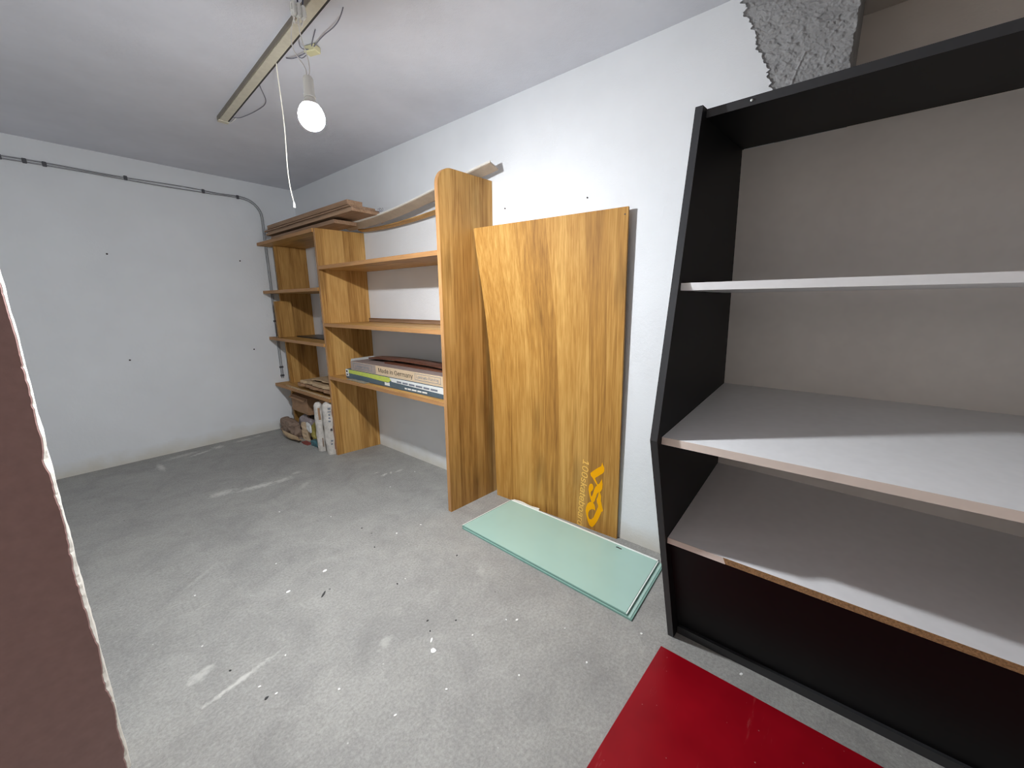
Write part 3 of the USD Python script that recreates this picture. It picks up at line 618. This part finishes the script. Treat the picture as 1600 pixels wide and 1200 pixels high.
bm = trimesh.Trimesh(np.vstack([fr, bk]), np.vstack(fs), process=False); trimesh.repair.fix_normals(bm)
lb = thing('leaning_board', 'large oak laminate board with orange sticker leaning upright against the white wall', 'board', (2.07, 1.38, 0))
part(lb, 'panel', bm, M_oak_board, smooth=35)
def board_x(y, z):
    vv = np.clip(z/1.93, 0, 1); L, R = b_left(vv), b_right(vv); uu = (L[1]-y)/(L[1]-R[1])
    return L[0]*(1-uu) + R[0]*uu
def decal(poly, t=0.0007):
    m = trimesh.creation.extrude_polygon(poly, t, engine='earcut'); v = np.array(m.vertices)
    m = trimesh.Trimesh(np.c_[[board_x(a, b) for a, b in v[:, :2]] - v[:, 2] - 0.0002, v[:, 0], v[:, 1]], m.faces, process=False)
    if m.volume < 0: m.invert()
    return m
LA = [(1.0082, 0.4846), (1.004, 0.4696), (0.9932, 0.4495), (0.9925, 0.429), (1.0019, 0.4126), (1.0234, 0.3928), (1.0498, 0.369), (1.0524, 0.3635), (1.0429, 0.3474), (1.0344, 0.33), (1.0297, 0.33), (1.0216, 0.3394), (1.0107, 0.3613), (1.007, 0.3741), (1.0003, 0.341), (1.0018, 0.3076), (1.0105, 0.2885), (1.0194, 0.2762), (1.0264, 0.2764), (1.0355, 0.2641), (1.0417, 0.2381), (1.0481, 0.2144), (1.0572, 0.1969), (1.0691, 0.193), (1.0768, 0.2075), (1.0848, 0.2317), (1.0902, 0.2519), (1.0948, 0.2747), (1.0927, 0.3018), (1.0863, 0.3157), (1.0778, 0.322), (1.0691, 0.3207), (1.0631, 0.3106), (1.0616, 0.2943), (1.0669, 0.2783), (1.0752, 0.2686), (1.0797, 0.2551), (1.0762, 0.2368), (1.0703, 0.2339), (1.0624, 0.2557), (1.0552, 0.2867), (1.0478, 0.308), (1.0373, 0.3206), (1.0496, 0.336), (1.0621, 0.3537), (1.0695, 0.3634), (1.0818, 0.3742), (1.0856, 0.3897), (1.0801, 0.3983), (1.0389, 0.4374), (1.0141, 0.4569)]
LQ = [(1.0836, 0.1916), (1.0716, 0.197), (1.0595, 0.1937), (1.0504, 0.1821), (1.0451, 0.1644), (1.0434, 0.143), (1.0533, 0.1494), (1.0677, 0.1469), (1.082, 0.1347), (1.0912, 0.1141), (1.0915, 0.0892), (1.0826, 0.0714), (1.0703, 0.0718), (1.0539, 0.0926), (1.0407, 0.1317), (1.0254, 0.1759), (1.0248, 0.1857), (1.0336, 0.207), (1.0366, 0.2253), (1.0288, 0.247), (1.0241, 0.2771), (1.0148, 0.28), (1.0069, 0.254), (1.0082, 0.2249), (0.9975, 0.1853), (0.991, 0.1634), (0.9963, 0.1519), (1.001, 0.1527), (1.0073, 0.1311), (1.0137, 0.1117), (1.0269, 0.0776), (1.045, 0.0412), (1.059, 0.022), (1.0688, 0.0199), (1.0813, 0.0277), (1.0935, 0.0534), (1.1055, 0.0942), (1.1102, 0.1225), (1.108, 0.1481), (1.0979, 0.1761)]
part(lb, 'sticker_letter', decal(Polygon(LA).buffer(0)), M_orange, 'orange sticker lettering'); part(lb, 'sticker_letter', decal(Polygon(LQ).buffer(0)), M_orange, 'orange sticker lettering')
tm = meshkit.text_mesh('100skateboard', 0.042, 0.0006); tv = np.array(tm.vertices)
tl = (tv[:, 0]-tv[:, 0].min())/(tv[:, 0].max()-tv[:, 0].min())
p0, p1 = np.array([1.139, 0.472]), np.array([1.170, 0.006]); dr = (p1-p0); ln = np.linalg.norm(dr); dr /= ln
nr = np.array([dr[1], -dr[0]]); nr = nr if nr[0] < 0 else -nr
yz = p0 + np.outer(tl*ln, dr) + np.outer(tv[:, 1]*1.0, nr) + np.outer(tv[:, 1]*0.18, dr)
tm = trimesh.Trimesh(np.c_[[board_x(a, b) for a, b in yz] - tv[:, 2] - 0.0002, yz], tm.faces, process=False)
if tm.volume < 0: tm.invert()
part(lb, 'lettering', tm, M_gold, 'thin golden lettering beside the sticker', kind='stuff')
part(lb, 'screw_hole', turn(lathe([(0.004, 0), (0.004, 0.003)], (0, 0, 0), 12), 0).apply_transform(trimesh.transformations.translation_matrix((board_x(0.93, 1.90)-0.001, 0.93, 1.90)) @ trimesh.transformations.rotation_matrix(math.pi/2, (0, 1, 0))), M_hole)

# ------------------------------------------------------------------ glass panes on the floor
gc = [(1.578, 1.736), (2.045, 1.700), (2.027, 0.606), (1.545, 0.588)]
def pane(name, label, corners, z0, z1, rim):
    t = thing(name, label, 'glass pane', (1.82, 1.17, z0), 'glass panes on the floor')
    P = np.array(corners); c = P.mean(0)
    inn = c + (P-c)*0.985
    part(t, 'face', hexa([*[(x, y, z1-0.002) for x, y in inn], *[(x, y, z1) for x, y in inn]]), M_glass)
    part(t, 'edge', hexa([*[(x, y, z0) for x, y in P], *[(x, y, z1-0.0021) for x, y in P]]), M_glass_edge, 'dark green cut edge')
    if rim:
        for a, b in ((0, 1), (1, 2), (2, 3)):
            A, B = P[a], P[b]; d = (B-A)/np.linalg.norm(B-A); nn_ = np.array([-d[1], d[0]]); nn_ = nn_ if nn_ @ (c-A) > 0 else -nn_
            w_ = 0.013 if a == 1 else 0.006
            part(t, 'painted_rim_highlight', hexa([*[(x, y, z1-0.001) for x, y in (A, B, B+nn_*w_, A+nn_*w_)], *[(x, y, z1+0.0012) for x, y in (A, B, B+nn_*w_, A+nn_*w_)]]), M_glass_rim, 'pale strip painted as the highlight along the pane edge')  # edge highlight of the glass laid on as a pale strip
    return t
pane('glass_pane', 'lower pale green glass pane lying directly on the concrete floor', [(x+a, y+b) for (x, y), (a, b) in zip(gc, ((-0.006, -0.006), (0.0, -0.006), (0.0, -0.028), (-0.006, -0.026)))], 0.0, 0.010, False)
pg = pane('glass_pane', 'upper pale green glass pane with painted edge highlights, lying on the lower pane', gc, 0.0105, 0.021, True)
part(pg, 'padding_strip', loft([[(2.040, y, 0.0225), (2.052, y, 0.0225), (2.052, y, 0.030+0.003*math.sin(y*40)), (2.042, y, 0.030)] for y in np.linspace(1.45, 1.68, 20)]), M_trim_white, 'scrap of white padding along the rear edge')
part(pg, 'mark', sheet(1.988, 1.996, 0.815, 0.85, 0.0211, 0.0015, 66, 0.003, 0, 0.01), M_fleck_d, 'small black scrape')

# ------------------------------------------------------------------ black bookcase at the right
bc = thing('bookcase', 'tall black display bookcase with angular side panel and white shelves at the right', 'bookcase', (1.75, -0.35, 0))
def pl(x, z, o=0.0): return 0.362 + 0.0245*z - 0.042*(x-2.09) + o
T_S = 0.024
prof = [(1.572, 0.0), (1.281, 0.985), (1.545, 2.092), (2.118, 2.128), (2.118, 0.0)]
ins = [(x, pl(x, z), z) for x, z in prof]; out = [(x, pl(x, z, T_S), z) for x, z in prof]
def prism(a, b):
    n = len(a); v = np.array([*a, *b]); f = []
    for i in range(1, n-1): f += [(0, i, i+1), (n, n+i+1, n+i)]
    for i in range(n):
        k = (i+1) % n; f += [(i, n+i, n+k), (i, n+k, k)]
    m = trimesh.Trimesh(v, np.array(f), process=False); trimesh.repair.fix_normals(m); return m
EB = 0.003
sp = part(bc, 'side_panel', prism(ins, out), M_black)
eb = []
for (xa, za), (xb, zb_) in ((prof[0], prof[1]), (prof[1], prof[2])):
    eb.append(hexa([(xa-EB, pl(xa, za), za), (xa, pl(xa, za), za), (xa, pl(xa, za, T_S), za), (xa-EB, pl(xa, za, T_S), za), (xb-EB, pl(xb, zb_), zb_), (xb, pl(xb, zb_), zb_), (xb, pl(xb, zb_, T_S), zb_), (xb-EB, pl(xb, zb_, T_S), zb_)]))
for e in eb: part(sp, 'edge_band', e, M_black_edge)
YR = -1.02                                     # far right end, outside the picture
part(bc, 'side_panel', prism([(x, YR, z) for x, z in prof], [(x, YR-T_S, z) for x, z in prof]), M_black)
XB = 2.092
def slab(xf, zf, xb, zb_, t, zr=0.0, zrf=0.0, o=-0.0005):
    """Shelf sloping gently up to the back: front edge (xf, zf), back edge (xb, zb_)."""
    return hexa([(xf, pl(xf, zf, o), zf-t), (xb, pl(xb, zb_, o), zb_-t), (xb, YR, zb_-t+zr), (xf, YR, zf-t+zrf), (xf, pl(xf, zf, o), zf), (xb, pl(xb, zb_, o), zb_), (xb, YR, zb_+zr), (xf, YR, zf+zrf)])
def shelf_b(xf, zf, xb, zb_, t, zr=0.0, mt=M_shelf, mb=M_band, nm='shelf', ed='edge_band', zrf=0.0):
    p = part(bc, nm, slab(xf+0.002, zf, xb, zb_, t, zr, zrf), mt)
    part(p, ed, slab(xf, zf, xf+0.002, zf, t, zrf, zrf), mb)
    return p
shelf_b(1.582, 2.092, XB, 2.124, 0.027, 0.0, M_black, M_black_edge, 'top_board')
part(bc, 'screw', trimesh.creation.icosphere(2, 0.004).apply_translation((1.579, 0.30, 2.079)), M_glass_rim)
shelf_b(1.424, 1.511, 2.00, 1.511, 0.025, mb=M_shelf)  # whiter band colour stands in for strong light on this front edge
shelf_b(1.319, 0.991, XB+0.012, 1.061, 0.026)
s3 = part(bc, 'shelf', slab(1.431, 0.554, XB, 0.650, 0.023, -0.03), M_shelf)
yb = 0.20
part(s3, 'edge_band', hexa([(1.429, yb, 0.531), (1.431, yb, 0.531), (1.431, pl(1.43, .55), 0.531), (1.429, pl(1.43, .55), 0.531), (1.429, yb+.01, 0.554), (1.431, yb+.01, 0.554), (1.431, pl(1.43, .55), 0.554), (1.429, pl(1.43, .55), 0.554)]), M_band)
part(s3, 'bare_edge', hexa([(1.430, YR, 0.531), (1.4315, YR, 0.531), (1.4315, yb, 0.531), (1.430, yb, 0.531), (1.430, YR, 0.5535), (1.4315, YR, 0.5535), (1.4315, yb+.01, 0.5535), (1.430, yb+.01, 0.5535)]), M_chip, 'bare brown chipboard edge where the band has come off')
part(bc, 'back_panel', hexa([(XB, YR, 0.02), (XB+.006, YR, 0.02), (XB+.006, pl(XB, 0.02), 0.02), (XB, pl(XB, 0.02), 0.02), (XB, YR, 2.095), (XB+.006, YR, 2.095), (XB+.006, pl(XB, 2.1), 2.095), (XB, pl(XB, 2.1), 2.095)]), M_backp)
part(bc, 'kick_panel', hexa([(1.633, YR, 0.0), (1.651, YR, 0.0), (1.651, pl(1.64, 0), 0.0), (1.633, pl(1.63, 0), 0.0), (1.452, YR, 0.53), (1.470, YR, 0.53), (1.470, pl(1.47, .53), 0.53), (1.452, pl(1.45, .53), 0.53)]), M_black)
part(bc, 'plinth', box(1.606, 1.632, YR, pl(1.62, 0)-0.001, 0.0, 0.035), M_black_edge)

# ------------------------------------------------------------------ red board on the floor in front of the bookcase
rb = hexa([(0.60, 0.448, 0), (0.58, -1.0, 0), (1.465, -1.02, 0), (1.480, 0.408, 0), (0.60, 0.448, 0.012), (0.58, -1.0, 0.012), (1.465, -1.02, 0.012), (1.480, 0.408, 0.012)])
solo('red_board', rb, M_red, 'glossy deep red board with scratches lying flat on the floor before the black bookcase', 'board')

# ------------------------------------------------------------------ ceiling batten and bare bulb
bt = thing('batten_light', 'old cream fluorescent batten without tube running along the ceiling', 'light fitting', (1.0, 2.4, H-0.06))
A, B = np.array([1.060, 3.44]), np.array([0.936, 1.05])
d = (B-A)/np.linalg.norm(B-A); nr = np.array([-d[1], d[0]])          # nr points towards +x
nr = nr if nr[0] > 0 else -nr
def bar(o0, o1, z0, z1, a=0.0, b=None):
    b = np.linalg.norm(B-A) if b is None else b
    P = [A+d*a+nr*o0, A+d*a+nr*o1, A+d*b+nr*o1, A+d*b+nr*o0]
    return hexa([*[(x, y, z0) for x, y in P], *[(x, y, z1) for x, y in P]])
part(bt, 'body', bar(-0.027, 0.018, H-0.028, H-0.004), M_cream)
part(bt, 'side_rail', bar(-0.033, -0.027, H-0.024, H), M_greygap, 'darker brown side rail')
part(bt, 'dark_slot', bar(0.018, 0.028, H-0.026, H), M_darkgap, 'dark slot along the fitting')
part(bt, 'end_cap', bar(-0.031, 0.029, H-0.031, H-0.002, -0.015, 0.025), M_cream)
part(bt, 'wire', tube([(1.085, 3.43, H-.03), (1.10, 3.40, H-.025), (1.105, 3.36, H-.02), (1.12, 3.36, H-.006)], 0.003, 6, 14), M_wire_w)
part(bt, 'wire', tube([(1.09, 3.36, H-.006), (1.12, 3.33, H-.012), (1.14, 3.28, H-.010), (1.155, 3.10, H-.02), (1.165, 3.00, H-.015), (1.12, 2.86, H-.02), (1.06, 2.76, H-.01)], 0.0025, 6, 40), M_wire_g)
part(bt, 'wire', tube([(1.075, 1.82, H-.004), (1.085, 1.92, H-.03), (1.09, 2.02, H-.022), (1.095, 2.10, H-.02), (1.10, 2.17, H-.022)], 0.0024, 6, 30), M_wire_g)
part(bt, 'wire', tube([(1.06, 2.05, H-.006), (1.075, 2.12, H-.025), (1.09, 2.16, H-.02)], 0.0024, 6, 20), M_wire_g)
part(bt, 'wire', tube([(1.03, 2.16, H-.03), (1.06, 2.19, H-.034), (1.09, 2.185, H-.026)], 0.0024, 6, 20), M_wire_g)
part(bt, 'wire', tube([(1.10, 2.21, H-.02), (1.085, 2.27, H-.024), (1.075, 2.33, H-.02), (1.06, 2.38, H-.008)], 0.0028, 6, 20), M_wire_g)
part(bt, 'wire', tube([(1.11, 2.20, H-.02), (1.095, 2.28, H-.028), (1.09, 2.30, H-.02), (1.08, 2.31, H-.008)], 0.0024, 6, 20), M_wire_g)
part(bt, 'connector', turn(box(1.085, 1.128, 2.155, 2.225, H-0.035, H-0.006, 0.004), 20), M_yellow, 'cream terminal connector')

pn = thing('bare_bulb', 'glowing bare bulb hanging on two thin wires under the ceiling batten', 'light bulb', (0.779, 1.593, 2.08))
bcx, bcy, bcz = 0.7785, 1.5933, 2.126
RB = 0.046
dome = [(RB*math.sin(a), -RB*math.cos(a)) for a in np.linspace(0.05, math.radians(75), 16)]
part(pn, 'globe', lathe(dome, (bcx, bcy, bcz), 40), M_bulb, 'lit white globe', smooth=40)
part(pn, 'globe_neck', lathe([(0.04443, -0.0119), (0.0458, -0.0048), (0.0460, 0.004), (0.044, 0.014), (0.037, 0.030), (0.029, 0.040)], (bcx, bcy, bcz), 40), M_bulb_soft, 'dimmer upper part of the globe', smooth=40)
part(pn, 'bulb_base', lathe([(0.029, 0.0402), (0.021, 0.052), (0.016, 0.062)], (bcx, bcy, bcz), 32), M_porcelain, smooth=40)
part(pn, 'holder', lathe([(0.017, 0.063), (0.020, 0.064), (0.020, 0.071), (0.0178, 0.072), (0.0178, 0.123), (0.0135, 0.131), (0.005, 0.134)], (bcx, bcy, bcz), 28), M_porcelain, 'white plastic lamp holder', smooth=40)
hx, hy, hz = bcx, bcy, bcz+0.134
part(pn, 'wire', tube([(hx-.004, hy, hz), (hx-.005, hy+.016, hz+.04), (hx-.024, hy+.036, hz+.085), (hx-.030, hy+.024, hz+.136), (hx-.018, hy-.006, hz+.186)], 0.0019, 6, 30), M_wire_w)
part(pn, 'wire', tube([(hx+.003, hy, hz), (hx+.014, hy+.008, hz+.034), (hx+.010, hy+.012, hz+.076), (hx-.010, hy+.0, hz+.12), (hx-.006, hy-.012, hz+.186)], 0.0019, 6, 30), M_wire_w)
cx, cy, cz = 0.7620, 1.5765, 2.424
blk = [box(cx-0.024+i*0.016, cx-0.012+i*0.016, cy-0.012, cy+0.012, cz, cz+0.042, 0.0035) for i in range(3)]
part(pn, 'terminal_block', cat(*blk, box(cx-0.027, cx+0.023, cy-0.007, cy+0.007, cz+0.012, cz+0.030)), M_clear, 'milky terminal strip')
for i in range(3):
    part(pn, 'wire', tube([(cx-.018+i*.016, cy, cz+.038), (cx-.020+i*.018, cy-.006, cz+.07), (cx-.010+i*.012, cy-.01, cz+.13), (cx+.02+i*.01, cy+.01, H-.004)], 0.0024, 6, 20), M_wire_d, 'dark blue wire above the terminal strip')
    part(pn, 'wire', tube([(cx-.018+i*.016, cy+.003, cz+.004), (cx-.012+i*.010, cy+.008, cz-.017), (cx-.004+i*.006, cy+.008, cz-.009)], 0.0022, 6, 14), M_wire_w)
pc = thing('pull_cord', 'thin ivory pull cord with white tip hanging from the batten', 'cord', (1.048, 2.452, 1.985))
part(pc, 'cord', tube([(1.028, 2.430, H-.006), (1.032, 2.434, 2.57), (1.036, 2.438, 2.36), (1.030, 2.442, 2.17), (1.048, 2.452, 2.012)], 0.0028, 6, 40), M_cord)
part(pc, 'tip', lathe([(0.003, 0.030), (0.0055, 0.024), (0.007, 0.0), (0.005, -0.002)][::-1], (1.048, 2.452, 1.985), 16), M_porcelain)

# ------------------------------------------------------------------ cable run on the back wall
cr = thing('cable_run', 'pair of grey cables clipped along the back wall and down beside the shelving unit', 'cable', (0.5, D, 0.6))
YC = D - 0.006
def run(o, wob):
    pts = [(x, YC, 2.537+o + 0.004*math.sin(x*wob)) for x in np.linspace(-1.19, 1.42, 15)]
    pts += [(1.596+(0.170+o)*math.sin(a), YC, 2.367+(0.170+o)*math.cos(a)) for a in np.linspace(0.12, math.pi/2, 8)]
    pts += [(1.766+o, YC, z) for z in np.linspace(2.20, 0.60, 8)]
    return tube(pts, 0.0055, 6, 140)
part(cr, 'cable', run(0.008, 7.0), M_cable, smooth=60); part(cr, 'cable', run(-0.010, 5.0), M_cable, smooth=60)
for x in (0.04, 0.16, 0.26, 0.72, 1.27, 1.56):
    part(cr, 'clip', box(x-.012, x+.012, D-.014, D-.0005, 2.520, 2.556, 0.003), M_clip)
for zq in (1.25, 0.72, 0.62):
    part(cr, 'clip', box(1.745, 1.786, D-.014, D-.0005, zq, zq+.022, 0.003), M_clip)

# ------------------------------------------------------------------ screw holes, flecks
for i, (x, zq) in enumerate([(0.506, 1.885), (1.501, 1.899), (0.511, 0.956), (1.515, 0.960)]):
    solo('screw_plug', turn(lathe([(0.007, 0), (0.007, 0.004)], (x, D-.002, zq), 12), 90, (1, 0, 0)), M_hole,
         ['dark screw hole high on the back wall, nearer the partition', 'dark screw hole high on the back wall, nearer the shelving unit', 'dark screw hole low on the back wall, nearer the partition', 'dark screw hole low on the back wall, nearer the shelving unit'][i], 'screw hole', 'screw holes in the back wall')
for y, zq, lab in [(1.185, 2.028, 'small dark nail in the white wall above the leaning board'), (1.80, 2.06, 'small dark nail in the white wall beside the tall oak panel')]:
    solo('wall_nail', turn(lathe([(0.004, 0), (0.004, 0.006)], (W-.003, y, zq), 10), 90, (0, 1, 0)), M_hole, lab, 'nail')
def flake(x, y, s, m, label, name, cat_, group=None, asp=1.0, rot=0.0, seed=0):
    r = random.Random(seed); P = []
    for i in range(7):
        a = 2*math.pi*i/7; k = s*r.uniform(0.75, 1.15); px, py = k*math.cos(a), k*asp*math.sin(a)
        P.append((x+px*math.cos(rot)-py*math.sin(rot), y+px*math.sin(rot)+py*math.cos(rot)))
    mm = trimesh.creation.extrude_polygon(Polygon(P).buffer(0), 0.0025, engine='earcut'); mm.apply_translation((0, 0, 0.0))
    solo(name, mm, m, label, cat_, group)
flake(0.858, 1.153, 0.013, M_fleck, 'largest squarish white paint flake on the concrete floor', 'paint_flake', 'flake', seed=1)
flake(0.886, 1.201, 0.013, M_fleck, 'slim white paint flake just behind the largest squarish one', 'paint_flake', 'flake', None, 0.35, 0.6, 2)
flake(0.808, 2.021, 0.013, M_fleck, 'round white paint flake in the middle of the floor', 'paint_flake', 'flake', None, 0.8, 0, 3)
flake(0.611, 2.008, 0.013, M_fleck, 'white paint flake left of the round one in the middle of the floor', 'paint_flake', 'flake', None, 0.7, 0.4, 4)
flake(0.72, 1.85, 0.022, M_fleck_d, 'slim dark splinter on the concrete floor', 'wood_splinter', 'splinter', None, 0.22, 0.7, 5)
fleck_xy = [(1.21, 0.98, .007), (1.27, 2.02, .008), (1.43, 1.98, .006), (1.02, 1.08, .005), (1.18, 1.02, .005), (0.33, 1.55, .006), (0.36, 1.47, .006), (0.52, 1.30, .006), (0.30, 2.35, .006),
            (0.66, 2.30, .005), (1.05, 1.62, .005), (1.31, 0.78, .005), (1.22, 0.62, .006), (1.50, 0.50, .006), (1.56, 0.12, .007), (1.0, 0.80, .005), (0.78, 0.98, .005), (0.60, 1.05, .006), (0.45, 1.62, .005), (1.92, 2.70, .007), (1.62, 2.62, .006), (1.10, 2.55, .005), (0.90, 2.9, .006), (0.24, 1.95, .005)]
for i, (x, y, s) in enumerate(fleck_xy):
    flake(x, y, s, M_fleck, 'tiny white fleck of paint lying on the grey concrete floor', 'paint_fleck', 'fleck', 'tiny white paint flecks on the concrete floor', 0.7, i*1.1, 20+i)
dark_xy = [(0.945, 1.301, .006), (0.915, 1.245, .005), (1.00, 1.62, .006), (1.03, 1.20, .005), (0.33, 1.48, .008), (1.10, 2.0, .006), (0.28, 1.72, .006), (1.36, 1.55, .006), (1.16, 2.25, .006)]
for i, (x, y, s) in enumerate(dark_xy):
    flake(x, y, s, M_fleck_d, 'tiny dark crumb lying on the grey concrete floor', 'dark_crumb', 'crumb', 'tiny dark crumbs on the concrete floor', 0.6, i*0.9, 60+i)
